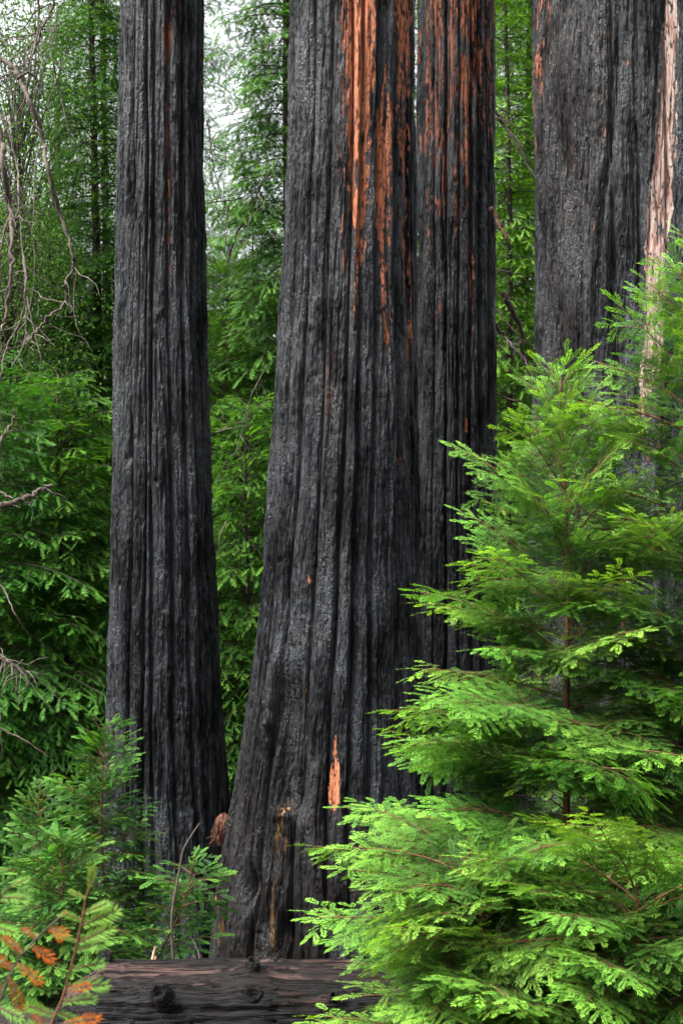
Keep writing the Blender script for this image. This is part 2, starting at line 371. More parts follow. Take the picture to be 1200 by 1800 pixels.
def build_trunk(name, label, D, edges, seed, feats=None, nf=440, nb=110, nz=640, top=17.0, ridge=(0.10, 0.26), depth=0.07, flat=0.0, group='burnt redwood trunks', flute=None):
    rng = np.random.RandomState(seed); feats = feats or {}
    e = np.array(edges, float)
    zt = PZ(-50, D)
    cx0 = PX((np.interp(900, e[:, 0], e[:, 1]) + np.interp(900, e[:, 0], e[:, 2]))/2, D)
    zb = gz(cx0, D) - 0.35
    zs = np.concatenate([np.linspace(zb, zt, nz), np.linspace(zt, top, 40)[1:]])
    py = HOR - (zs - CAM_Z)/D*F
    pl = np.interp(py, e[:, 0], e[:, 1]); pr = np.interp(py, e[:, 0], e[:, 2])
    # taper on above the frame
    ab = np.clip((zs - zt)/(top - zt), 0, 1)
    pm = (pl+pr)/2; hp = (pr-pl)/2*(1-0.3*ab)
    cx = PX(pm, D); rad = hp/F*D
    Rm = float(np.median(rad))
    th = np.concatenate([np.linspace(-1.75, 1.75, nf), np.linspace(1.75, 2*math.pi-1.75, nb+2)[1:-1]])
    th = np.where(th > math.pi, th - 2*math.pi, th); nc = len(th)
    T, Zg = np.meshgrid(th, zs); nr = len(zs)
    cs, sn = np.cos(T), np.sin(T)
    ax, ay = cs*Rm, sn*Rm
    # ---- main ridges and the fissures between them
    b = []; s = -math.pi
    while s < math.pi:
        b.append(s); s += rng.uniform(*ridge)/Rm
    if math.pi - b[-1] < ridge[0]*0.5/Rm: b.pop()
    b = np.array(b); nbd = len(b)
    minw = ridge[0]/Rm
    dep = rng.uniform(0.35, 1.0, nbd)**1.3; off = rng.uniform(-0.5, 0.5, nbd)
    disp = np.zeros((nr, nc))
    nz1 = lambda k, f: noise3(zs*f + k*7.7, np.full(nr, k*3.3+seed), np.zeros(nr))
    B = np.stack([b[k] + minw*0.5*nz1(k, 0.22) + minw*0.07*nz1(k+50, 1.3) for k in range(nbd)], 1)
    DP = np.stack([np.clip(dep[k]*(0.75 + 0.9*nz1(k+100, 0.3)), 0.06, 1.3) for k in range(nbd)], 1)
    OF = np.stack([off[k] + 0.8*nz1(k+200, 0.22) for k in range(nbd)], 1)
    wob = 0.10*fbm(ax*3, ay*3, Zg*1.2+seed, 2)*minw
    for i in range(nr):
        bo = np.sort(B[i]); t = th + wob[i]
        k = np.searchsorted(bo, t) - 1; kl = k % nbd; kr = (k+1) % nbd
        lo = np.where(k < 0, bo[-1]-2*math.pi, bo[kl]); hi = np.where(k+1 >= nbd, bo[0]+2*math.pi, bo[kr])
        wdt = np.maximum(hi-lo, 1e-4); dl = np.maximum((t-lo)*Rm, 0); dr = np.maximum((hi-t)*Rm, 0)
        fl = np.exp(-(dl/0.015)**1.1)*DP[i][kl]; fr = np.exp(-(dr/0.015)**1.1)*DP[i][kr]
        rnd = 1 - (np.abs((t-lo)/wdt*2-1))**3.2
        sh = OF[i][kl]
        # soften the step between neighbouring ridges
        disp[i] = -depth*np.maximum(fl, fr) + 0.45*depth*rnd + 0.30*depth*sh*np.clip(np.minimum(dl, dr)/0.012, 0, 1)
    # ---- smaller fibres
    f1 = noise3(ax*16, ay*16, Zg*0.9+seed); f2 = noise3(ax*34+3, ay*34, Zg*2.0+seed)
    disp += -0.020*np.clip(0.22-np.abs(f1), 0, 0.22)/0.22*sstep(-0.2, 0.3, noise3(ax*3, ay*3, Zg*0.8+9)) + 0.008*f2
    disp += 0.008*fbm(ax*9, ay*9, Zg*1.6+seed, 3) + 0.006*fbm(ax*26, ay*26, Zg*9+seed, 2) + 0.025*noise3(ax*1.7, ay*1.7, Zg*0.7+seed*1.7)
    # ---- flakes of char with broken edges
    q1 = noise3(ax*9+11, ay*9, Zg*0.35+seed) + 0.30*noise3(ax*30, ay*30, Zg*2.2+3)
    q2 = noise3(ax*22+5, ay*22, Zg*0.9+seed) + 0.3*noise3(ax*60, ay*60, Zg*6)
    disp += 0.014*sstep(-0.02, 0.10, q1) + 0.010*sstep(0.10, 0.18, q1-0.1) + 0.008*sstep(0.0, 0.10, q2)*sstep(-0.3, 0.2, noise3(ax*2.5, ay*2.5, Zg+77))
    disp += 0.010*(0.4-np.abs(noise3(ax*28+1, ay*28, Zg*1.2+seed)))*sstep(-0.15, 0.25, noise3(ax*2+5, ay*2, Zg*0.8+41))
    # ---- chips and pits
    lumps = np.clip(noise3(ax*20+7, ay*20, Zg*7+seed)-0.45, 0, 1)
    disp -= 0.07*lumps*sstep(-0.1, 0.35, noise3(ax*2.2, ay*2.2, Zg*0.6+31))
    for _ in range(14):
        t0 = rng.uniform(-1.5, 1.5); z0 = rng.uniform(zb, zt); q = rng.uniform(0.012, 0.035)
        i0, i1 = np.searchsorted(zs, [z0-0.3, z0+0.3])
        dd = ((T[i0:i1]-t0)*Rm/q)**2 + ((Zg[i0:i1]-z0)/(q*1.8))**2
        disp[i0:i1] += rng.uniform(0.02, 0.055)*(-np.exp(-dd) + 0.45*np.exp(-dd/4))
    # ---- buttress lobes at the foot
    base = sstep(zb+2.4, zb, Zg)
    disp += base*rad[:, None]*0.10*np.cos(T*4+seed)*1.0
    # photo-side coordinates of the near face, for marks that belong to this trunk
    front = cs > 0
    yd = D - rad[:, None]*cs
    pxv = 600 + (cx[:, None] + rad[:, None]*sn)/yd*F; pyv = HOR - (Zg - CAM_Z)/yd*F
    if 'shape' in feats: disp += feats['shape'](pxv, pyv, front)
    bare = lambda k: strip_field(pxv, pyv, feats.get(k, []))*front
    disp -= 0.026*sstep(0.35, 0.75, bare('pale')) + 0.010*sstep(0.45, 0.75, bare('orange'))
    rr = rad[:, None] + disp - np.nanpercentile(disp, 62)
    V = np.stack([cx[:, None] + rr*sn, D - rr*cs*(1-flat) - 0*cs, Zg], -1)
    order = np.argsort(th); V = V[:, order]; 
    def fld(k):
        a = strip_field(pxv, pyv, feats.get(k, [])) * front
        return a[:, order]
    i = np.arange(nr-1)[:, None]*nc; j = np.arange(nc)[None]; j2 = (j+1) % nc
    f = np.stack([i+j, i+j2, i+nc+j2, i+nc+j], -1).reshape(-1, 4)
    root = empty(name, (cx0, D, zb+0.35), label, 'tree', group)
    mb = MB(); loc = np.array([cx0, D, zb+0.35])
    mb.add(V.reshape(-1, 3)-loc, f)
    o = mb.obj('trunk', M['char'], root, smooth=True, extra={k: fld(k) for k in ('orange', 'redden', 'pale', 'ochre', 'dark_brown')})
    return root, loc

# trunk left of centre
build_trunk('burnt_redwood', 'slender blackened redwood trunk, leftmost of the four', 15.0,
    [(-50, 213, 357), (0, 213, 357), (250, 210, 357), (500, 206, 360), (700, 203, 366), (900, 199, 374), (1100, 191, 381), (1250, 186, 388), (1400, 180, 398), (1550, 172, 412), (1700, 160, 430), (1900, 145, 445)],
    11, dict(orange=[[(-50, 296, 8, 0.62), (60, 296, 9, 0.66), (120, 292, 5, 0.5), (250, 296, 7, 0.66), (420, 298, 5, 0.55), (560, 300, 2, 0.5)],
                     [(-20, 316, 10, 0.42), (300, 318, 9, 0.38)], [(80, 352, 6, 0.4), (200, 354, 5, 0.4)]],
             redden=[[(-50, 296, 30, 0.75), (600, 298, 30, 0.75)]]),
    ridge=(0.07, 0.19), depth=0.07)

def main_shape(px, py, front):
    d = 0*px
    # gnarled seam down the left of the near face, and the hollow burnt beside it
    c = np.interp(py, [1120, 1200, 1300, 1430], [492, 486, 474, 478])
    d += 0.11*np.exp(-((px-c)/8)**2)*sstep(1120, 1170, py)*sstep(1330, 1260, py)*(0.7+0.5*noise3(px*0.09, py*0.035, px*0))
    c2 = np.interp(py, [1180, 1430], [508, 512])
    d -= 0.12*np.exp(-((px-c2)/24)**4)*sstep(1150, 1260, py)*sstep(1450, 1400, py)
    # small niche low on the left flank, lip under the hollow
    d -= 0.14*np.exp(-((px-440)/11)**2-((py-1560)/38)**2) + 0.10*np.exp(-((px-497)/14)**2-((py-1640)/30)**2)
    d -= 0.10*np.exp(-((px-600)/18)**2-((py-1620)/40)**2)
    d += 0.05*np.exp(-((px-495)/16)**2-((py-1432)/9)**2)
    # scar where the char fell off
    d -= 0.03*np.exp(-((px-587)/10)**4-((py-1365)/62)**4)
    return d*front
build_trunk('burnt_redwood', 'central blackened redwood trunk with flared foot and wide orange bark patches up high', 14.0,
    [(-50, 517, 725), (0, 516, 725), (200, 511, 726), (400, 503, 727), (600, 494, 730), (800, 482, 733), (900, 474, 735), (1000, 465, 736), (1100, 455, 738), (1200, 443, 740), (1300, 428, 744), (1400, 411, 750), (1500, 396, 760), (1600, 384, 772), (1700, 376, 785), (1900, 365, 800)],
    23, dict(shape=main_shape, dark_brown=[[(560, 582, 10, 0.5), (680, 582, 22, 0.8), (800, 588, 18, 0.6), (1000, 590, 10, 0.4)], [(1180, 470, 60, 0.4), (1500, 520, 160, 0.75), (1800, 520, 200, 0.8)]],
        orange=[[(-50, 632, 38, 0.92), (100, 632, 37, 0.92), (180, 626, 30, 0.86), (300, 630, 22, 0.78), (430, 632, 13, 0.68), (480, 628, 11, 0.56), (600, 624, 10, 0.58), (640, 620, 7, 0.4), (690, 622, 5, 0.3)],
                [(110, 682, 9, 0.5), (200, 680, 17, 0.76), (330, 676, 18, 0.78), (450, 678, 10, 0.66), (600, 682, 9, 0.56), (640, 684, 6, 0.35)],
                [(-50, 707, 16, 0.82), (120, 710, 14, 0.74), (300, 714, 8, 0.66), (470, 716, 7, 0.60), (620, 718, 6, 0.5), (700, 722, 5, 0.4)],
                [(-50, 597, 14, 0.55), (200, 600, 12, 0.5), (480, 604, 10, 0.45)],
                [(700, 704, 10, 0.35), (760, 704, 8, 0.55), (820, 705, 6, 0.5)],
                [(1290, 590, 2, 0.6), (1345, 589, 6.5, 0.98), (1385, 587, 9.5, 1.0), (1410, 587, 8.5, 1.0), (1430, 586, 3, 0.6)],
                [(938, 552, 2, 0.3), (952, 552, 5, 0.56), (966, 552, 2, 0.3)], [(1004, 543, 2, 0.3), (1019, 543, 8, 0.66), (1032, 543, 2, 0.3)], [(1040, 546, 4, 0.5), (1135, 540, 4, 0.5)],
                [(600, 580, 9, 0.35), (680, 582, 11, 0.52), (740, 584, 6, 0.35)],
                [(1500, 385, 8, 0.55), (1570, 386, 7, 0.6), (1600, 384, 4, 0.4)]],
        redden=[[(590, 582, 22, 1.0), (760, 584, 22, 1.0)], [(690, 704, 22, 0.7), (760, 704, 20, 0.5), (790, 704, 20, 0.2)], [(-50, 597, 14, 0.6), (480, 602, 14, 0.6)]],
        ochre=[[(1405, 497, 10, 0.55), (1450, 495, 16, 0.8), (1500, 490, 11, 0.72), (1525, 490, 5, 0.5)],
               [(1540, 476, 3, 0.7), (1600, 474, 5, 0.85), (1692, 476, 3, 0.8)],
               [(1200, 530, 12, 0.35), (1330, 528, 12, 0.4)], [(1480, 520, 30, 0.42), (1690, 470, 70, 0.42)], [(1560, 392, 18, 0.5), (1690, 388, 22, 0.55)]],
        pale=[[(1420, 498, 6, 0.4), (1430, 499, 7, 0.5), (1440, 500, 6, 0.4)]]),
    ridge=(0.07, 0.25), depth=0.085)
build_trunk('burnt_redwood', 'narrow redwood trunk behind the flared central one, streaked rust orange above', 16.0,
    [(-50, 737, 866), (0, 737, 866), (300, 735, 868), (600, 733, 869), (900, 731, 872), (1200, 728, 876), (1500, 720, 884), (1900, 700, 900)],
    37, dict(orange=[[(-50, 800, 64, 0.72), (200, 800, 64, 0.60), (420, 800, 58, 0.40)], [(-50, 765, 34, 0.62), (200, 764, 30, 0.55), (350, 762, 22, 0.48), (560, 770, 16, 0.38)],
                     [(-50, 824, 11, 0.86), (120, 823, 11, 0.84), (230, 821, 11, 0.74), (330, 824, 8, 0.7), (480, 828, 5, 0.55), (620, 833, 4, 0.5)],
                     [(-50, 857, 12, 0.66), (160, 860, 8, 0.6), (280, 862, 5, 0.45)],
                     [(-50, 792, 14, 0.55), (180, 790, 10, 0.45), (420, 782, 8, 0.45)],
                     [(735, 818, 4, 0.5), (760, 818, 4, 0.5)]],
             redden=[[(-50, 770, 46, 0.62), (600, 770, 46, 0.8)], [(-50, 800, 70, 0.4), (420, 800, 70, 0.6)], [(-50, 858, 14, 0.5), (300, 860, 12, 0.6)]]),
    ridge=(0.06, 0.17), depth=0.07)
def right_shape(px, py, front):
    d = 0.10*noise3(px*0.011, py*0.003, px*0+3) + 0.015*noise3(px*0.05, py*0.010, px*0+9)
    d -= 0.05*np.exp(-((px-np.interp(py, [0, 250, 450, 800], [1085, 1070, 1052, 1035]))/5)**2)
    return d*front
build_trunk('burnt_redwood', 'massive black redwood trunk at the right edge with a long pale strip of bare sapwood', 13.0,
    [(-50, 940, 1352), (0, 940, 1352), (400, 941, 1352), (700, 938, 1356), (1000, 930, 1364), (1300, 915, 1380), (1600, 890, 1405), (1900, 860, 1430)],
    51, dict(shape=right_shape, dark_brown=[[(-50, 975, 85, 0.8), (300, 975, 80, 0.8), (700, 965, 70, 0.7), (1400, 960, 80, 0.7)], [(-50, 1062, 12, 0.6), (450, 1046, 12, 0.6)]],
        pale=[[(-50, 1181, 13, 0.8), (0, 1180, 13, 0.8), (120, 1176, 14, 0.84), (230, 1170, 17, 0.88), (320, 1160, 23, 0.90), (480, 1153, 22, 0.88), (580, 1146, 22, 0.82), (660, 1138, 20, 0.8), (740, 1126, 12, 0.62)]],
        orange=[[(-50, 946, 7, 0.6), (220, 946, 6, 0.56), (320, 945, 5, 0.4)], [(40, 968, 5, 0.4), (100, 968, 6, 0.5), (140, 968, 4, 0.4)],
                [(-50, 1066, 5, 0.42), (220, 1060, 4, 0.42), (420, 1046, 3, 0.36)], [(120, 1030, 26, 0.2), (420, 1010, 30, 0.2)],
                [(600, 1120, 40, 0.26), (1300, 1100, 60, 0.28)], [(100, 1100, 16, 0.3), (160, 1100, 12, 0.3)]],
        redden=[[(-50, 950, 20, 0.5), (1300, 980, 90, 0.6)], [(560, 1120, 60, 0.6), (1300, 1100, 80, 0.6)]]),
    ridge=(0.16, 0.42), depth=0.06, nf=620)

# ------------------------------------------------------------------ foliage templates
def sprig_template(L, sp, nl, nw, rng, quads=True, vee=0.25):
    """two ranks of needles on a thin axis, along +X, flat in XY"""
    n = max(3, int(L/sp)); v = []; f = []; tt = []
    for k in range(n):
        x = L*(k+0.4)/n; fr = x/L
        for sd in (-1, 1):
            l = nl*(0.55+0.75*math.sin(math.pi*min(1, 0.12+0.88*(1-fr)**0.8)))*rng.uniform(0.85, 1.1)*(1 if fr < 0.9 else 0.8)
            a = R(rng.uniform(48, 66) - 22*fr); d = np.array([math.cos(a), sd*math.sin(a), vee*rng.uniform(0.2, 1.1)-0.12]); d /= np.linalg.norm(d)
            s = np.array([-d[1], d[0], 0]); s /= np.linalg.norm(s) + 1e-9
            p = np.array([x+rng.uniform(-1, 1)*sp*0.2, 0, 0]); b = len(v)
            if quads:
                v += [p, p+d*l*0.45+s*nw*0.5, p+d*l, p+d*l*0.45-s*nw*0.5]; f.append([b, b+1, b+2, b+3])
            else:
                v += [p-s*nw*0.5, p+s*nw*0.5, p+d*l]; f.append([b, b+1, b+2])
            tt += [fr]*(4 if quads else 3)
    b = len(v); d = np.array([1.0, 0, 0])                      # end needle
    if quads: v += [np.array([L*.96, 0, 0]), np.array([L+nl*.3, nw*.5, 0]), np.array([L+nl*.8, 0, 0]), np.array([L+nl*.3, -nw*.5, 0])]; f.append([b, b+1, b+2, b+3]); tt += [1]*4
    else: v += [np.array([L*.95, -nw*.5, 0]), np.array([L*.95, nw*.5, 0]), np.array([L+nl*.8, 0, 0])]; f.append([b, b+1, b+2]); tt += [1]*3
    return np.array(v), np.array(f), np.array(tt)

class Kit:
    """sprigs of one fineness"""
    def __init__(s, seed, lens, sp, nl, nw, quads):
        rng = np.random.RandomState(seed); s.t = [(L, sprig_template(L, sp, nl, nw, rng, quads)) for L in lens for _ in range(3)]
        s.lens = np.array([a for a, b in s.t])
    def place(s, mb, P, X, U, Ls, tint, rng, mat=0):
        P = np.asarray(P); X = np.asarray(X); U = np.asarray(U); Ls = np.asarray(Ls); tint = np.asarray(tint)
        idx = np.argmin(np.abs(np.log(Ls[:, None]/s.lens[None])) + rng.uniform(0, 0.05, (len(Ls), len(s.lens))), 1)
        X = X/np.linalg.norm(X, axis=1)[:, None]; Y = np.cross(U, X); Y /= np.linalg.norm(Y, axis=1)[:, None]+1e-9; Z = np.cross(X, Y)
        for k in range(len(s.t)):
            w = np.where(idx == k)[0]
            if not len(w): continue
            v, f, tt = s.t[k][1]; sc = (Ls[w]/s.lens[k])[:, None, None]
            W = P[w][:, None] + sc*(v[None, :, 0:1]*X[w][:, None] + v[None, :, 1:2]*Y[w][:, None] + v[None, :, 2:3]*Z[w][:, None])
            # droop towards the tip
            W[..., 2] -= (v[None, :, 0]**2)*0.9*sc[..., 0]
            F_ = (f[None] + (np.arange(len(w))*len(v))[:, None, None]).reshape(-1, f.shape[1])
            mb.add(W.reshape(-1, 3), F_, mat, np.clip(tint[w][:, None]*0.75 + 0.35*tt[None]*tint[w][:, None] + 0.05, 0, 1).ravel())
KIT_NEAR = Kit(1, [0.035, 0.055, 0.08, 0.11], 0.0074, 0.0178, 0.0046, True)
KIT_MID = Kit(2, [0.05, 0.08, 0.12], 0.0085, 0.018, 0.0090, True)
KIT_FAR = Kit(3, [0.07, 0.11, 0.16], 0.020, 0.034, 0.013, False)
KIT_FG = Kit(4, [0.06, 0.09, 0.13], 0.0042, 0.0185, 0.0030, True)

def rot_about(v, k, a):
    k = unit(k); return v*math.cos(a) + np.cross(k, v)*math.sin(a) + k*np.dot(k, v)*(1-math.cos(a))

def spray(mb, rng, kit, L, s1=0.045, s2=0.026, ratio=0.42, leaf=0.085, sag=0.10, rise=0.0, r0=0.006, base_bare=0.12, sides=5, lmax=9, twigmat=1, dens=1.0, tips=1.0, up=0.06):
    """one flat redwood branch along +X: axis, side twigs, leaf sprigs"""
    Ps, Xs, Us, Ls, Ts = [], [], [], [], []
    n = 14
    t = np.linspace(0, 1, n); wy = rng.uniform(-1, 1)*0.06*L; wz = rng.uniform(-1, 1)*0.03*L
    ax = np.stack([L*t, wy*np.sin(t*3.0) + 0.012*L*rng.normal(size=n).cumsum()*0.4, rise*L*t - sag*L*t**1.8 + up*L*t**5 + wz*np.sin(t*4)], 1); ax[:, 1] -= ax[0, 1]
    add_tube(mb, ax, r0*(1-0.8*t)+0.0006, sides, twigmat)
    seg = np.linalg.norm(np.diff(ax, axis=0), axis=1); cum = np.concatenate([[0], np.cumsum(seg)])
    at = lambda d: np.array([np.interp(d, cum, ax[:, k]) for k in range(3)])
    tot = cum[-1]
    def leafsprig(p, d, u, l, tint):
        Ps.append(p); Xs.append(d); Us.append(u); Ls.append(l); Ts.append(tint)
    def twig(p, d, u, l, order, tint):
        if l < leaf*1.35:
            leafsprig(p, d, u, max(0.03, l), tint); return
        fw = rng.uniform(-0.12, 0.12); dr = rng.uniform(0.02, 0.22); sd = unit(np.cross(u, d))
        m = 5; q = np.linspace(0, 1, m)
        pts = p + d*(l*q)[:, None] + sd*(fw*l*q**2)[:, None] - np.array([0, 0, 1.0])*(dr*l*q**2)[:, None]
        add_tube(mb, pts[:-1] if l < 0.2 else pts, (0.0016 if order == 1 else 0.001)*(1-0.6*(q[:-1] if l < 0.2 else q))*max(1, r0/0.006), 3, twigmat)
        s = rng.uniform(0.012, 0.03) if order > 1 else rng.uniform(0.02, 0.05)
        s *= s2/0.026; side = 1 if rng.rand() < 0.5 else -1
        while s < l*0.97:
            fr = s/l; pp = p + d*s + sd*(fw*l*fr**2) - np.array([0, 0, 1.0])*(dr*l*fr**2)
            tg = unit(d + sd*2*fw*fr - np.array([0, 0, 1.0])*2*dr*fr)
            cl = min(0.46*(l-s)+leaf*0.55, leaf*2.4 if order == 1 else leaf)*rng.uniform(0.75, 1.15)
            uu = unit(u + rng.normal(size=3)*0.13)
            dd = rot_about(tg, uu, side*R(rng.uniform(42, 60))); dd = unit(dd + np.array([0, 0, rng.uniform(-0.22, 0.10)]))
            if rng.rand() < dens: twig(pp, dd, uu, cl, order+1, np.clip(tint*(0.45+0.6*fr)+rng.uniform(-0.12, 0.12), 0, 1))
            side = -side; s += s2*rng.uniform(0.75, 1.3)
        leafsprig(p + d*l*0.97 + sd*fw*l - np.array([0, 0, 1.0])*dr*l, unit(d + sd*2*fw - np.array([0, 0, 1.0])*2*dr*0.6), u, leaf*rng.uniform(0.7, 1.0), np.clip(tint*1.15, 0, 1))
    d = tot*base_bare; side = 1
    while d < tot*0.985:
        fr = d/tot; p = at(d); tg = unit(at(min(tot, d+0.02)) - at(max(0, d-0.02)))
        l = min(ratio*(tot-d) + leaf*0.8, lmax)*rng.uniform(0.62, 1.15)*(0.55+0.45*float(sstep(0, 0.22, fr)))
        u = unit(np.array([0, 0, 1.0]) + rng.normal(size=3)*0.12)
        dd = rot_about(tg, u, side*R(rng.uniform(46, 66) - 12*fr)); dd = unit(dd + np.array([0, 0, rng.uniform(-0.16, 0.10)]))
        twig(p, dd, u, l, 1, np.clip((0.11 + 0.85*fr**1.4)*tips + rng.uniform(-0.12, 0.14), 0, 1))
        side = -side; d += s1*rng.uniform(0.7, 1.3)
    leafsprig(at(tot*0.99), unit(ax[-1]-ax[-2]), np.array([0, 0, 1.0]), leaf, 1.0*tips)
    kit.place(mb, Ps, Xs, Us, Ls, Ts, rng, 0)

def branch_set(seed, kit, lens, variants, **k):
    res = []
    for L in lens:
        for q in range(variants):
            mb = MB(); rng = np.random.RandomState(seed+int(L*1000)+q*77)
            spray(mb, rng, kit, L, **k); res.append((L, mb))
    return res
SET_NEAR = branch_set(100, KIT_NEAR, [0.14, 0.26, 0.45, 0.70, 1.0, 1.35], 3, r0=0.0036, s1=0.036, s2=0.023, leaf=0.088, ratio=0.46, rise=0.30, sag=0.20, base_bare=0.06, up=0.0)
SET_MID = branch_set(300, KIT_MID, [0.16, 0.30, 0.50, 0.80], 3, r0=0.0032, s1=0.034, s2=0.030, leaf=0.095, ratio=0.48, rise=0.28, sag=0.24, base_bare=0.05, up=0.0)
SET_FAR = branch_set(500, KIT_FAR, [0.8, 1.5, 2.4, 3.2], 4, r0=0.008, s1=0.085, s2=0.075, leaf=0.155, ratio=0.38, sides=4, sag=0.42, rise=0.15, up=0.0, lmax=0.95, base_bare=0.06)

_mcache = {}
def branch_mesh(setname, SET, i, mats):
    key = (setname, i, mats[0].name)
    if key not in _mcache: _mcache[key] = SET[i][1].mesh('branch', mats)
    return _mcache[key]
def pick(SET, L, rng):
    ls = np.array([s[0] for s in SET]); return int(np.argmin(np.abs(np.log(ls/L)) + rng.uniform(0, 0.08, len(ls))))

def branch_frame(az, el, roll):
    return Matrix.Rotation(az, 4, 'Z') @ Matrix.Rotation(-el, 4, 'Y') @ Matrix.Rotation(roll, 4, 'X')

def sapling(name, label, group, apex, basexy, lens, n, seed, setname, SET, leafm, twigm=None, elev=(0.85, 0.16, -0.02), r=0.018, zlow=0.06, azskip=None, cat='sapling', bend=0.0, shoot=None):
    """apex: world point of the tip; basexy: where the stem meets the ground; lens: branch length at the tip, the middle and the foot"""
    rng = np.random.RandomState(seed); bx, by = basexy; bz = gz(bx, by) - 0.03
    root = empty(name, (bx, by, bz), label, cat, group)
    ap = np.array(apex) - np.array([bx, by, bz]); H = np.linalg.norm(ap)
    t = np.linspace(0, 1, 24)
    st = ap*t[:, None] + np.stack([bend*np.sin(t*math.pi) + 0.012*np.sin(t*9+seed), 0.010*np.cos(t*8+seed)-0.010, 0*t], 1); st[0] = 0
    mb = MB(); add_tube(mb, st, r*(1-0.93*t**0.9)+0.0012, 8)
    mb.obj('stem', twigm or M['twig'], root, smooth=True)
    az = rng.uniform(0, 6.28)
    for k in range(n):
        h = zlow + (1-zlow)*(((k+0.5)/n)**0.85); h = min(0.995, h+rng.uniform(-1, 1)*0.3/n)
        L = np.interp(h, np.linspace(0, 1, len(lens)), lens[::-1])*rng.uniform(0.75, 1.15)
        e = np.interp(h, [0, 0.6, 1.0], elev[::-1]) + rng.normal()*0.10
        az += 2.399 + rng.normal()*0.35
        if azskip and azskip(az % 6.283, h): continue
        i = pick(SET, L, rng)
        o = bpy.data.objects.new('branch', branch_mesh(setname, SET, i, [leafm, twigm or M['twig']])); C.objects.link(o); o.parent = root
        p = [np.interp(h, t, st[:, q]) for q in range(3)]
        o.matrix_local = Matrix.Translation(p) @ branch_frame(az, e, rng.normal()*0.28) @ Matrix.Scale(L/SET[i][0], 4)
    # leading shoot
    sl = shoot or lens[0]*0.9
    i = pick(SET, sl, rng)
    o = bpy.data.objects.new('leading_shoot', branch_mesh(setname, SET, i, [leafm, twigm or M['twig']])); C.objects.link(o); o.parent = root
    o.matrix_local = Matrix.Translation(st[-3]) @ branch_frame(rng.uniform(0, 6.28), 1.35, 0) @ Matrix.Scale(sl/SET[i][0], 4)
    return root

def conifer(label, px, D, h, rad, n, seed, leafm, zmin=0.04, group='young redwoods filling the forest behind', lean=(0, 0), top_thin=0.0, name='young_redwood', azf=None, tr=0.0085, bark=None):
    rng = np.random.RandomState(seed); x = PX(px, D); bz = gz(x, D) - 0.05
    root = empty(name, (x, D, bz), label, 'tree', group)
    t = np.linspace(0, 1, 14); st = np.stack([lean[0]*t + 0.06*np.sin(t*6+seed), lean[1]*t, h*t], 1)
    mb = MB(); add_tube(mb, st, (tr*h*(1-t)**0.9 + 0.012), 9)
    mb.obj('trunk', bark or M['limb'], root, smooth=True)
    mb = MB(); az = rng.uniform(0, 6.28)
    for k in range(n):
        u = (k+rng.uniform(0, 1))/n; hh = zmin + (1-zmin)*u**0.92
        if rng.rand() < top_thin*hh: continue
        L = rad*1.08*(0.18 + 0.82*(1-hh)**0.55)*rng.uniform(0.55, 1.15)
        e = np.interp(hh, [0, 0.5, 1], [-0.30, -0.05, 0.6]) + rng.normal()*0.16
        az += 2.399 + rng.normal()*0.5
        if azf and azf(az % 6.283, hh): continue
        i = pick(SET_FAR, L, rng); Lt, src = SET_FAR[i]
        p = [np.interp(hh, t, st[:, q]) for q in range(3)]
        m = np.array(Matrix.Translation(p) @ branch_frame(az, e, rng.normal()*0.34) @ Matrix.Scale(L/Lt, 4))
        base = mb.n
        V = np.concatenate(src.v); A = np.concatenate(src.att)
        mb.v.append((V @ m[:3, :3].T + m[:3, 3]).astype(np.float32)); mb.att.append(np.clip(A*rng.uniform(0.5, 1.2)+rng.uniform(-0.08, 0.1), 0, 1).astype(np.float32))
        for f, mi in src.f: mb.f.append((f+base, mi))
        mb.n += len(V)
    mb.obj('crown', [leafm, M['limb']], root)
    return root
for s in (SET_FAR,):
    for k, (L, mbs) in enumerate(s):     # merge the pieces once so that copying is quick
        v = np.concatenate(mbs.v); a = np.concatenate(mbs.att); mbs.v = [v]; mbs.att = [a]
        fs = {}
        for f, mi in mbs.f: fs.setdefault((f.shape[1], mi), []).append(f)
        mbs.f = [(np.concatenate(q), key[1]) for key, q in fs.items()]

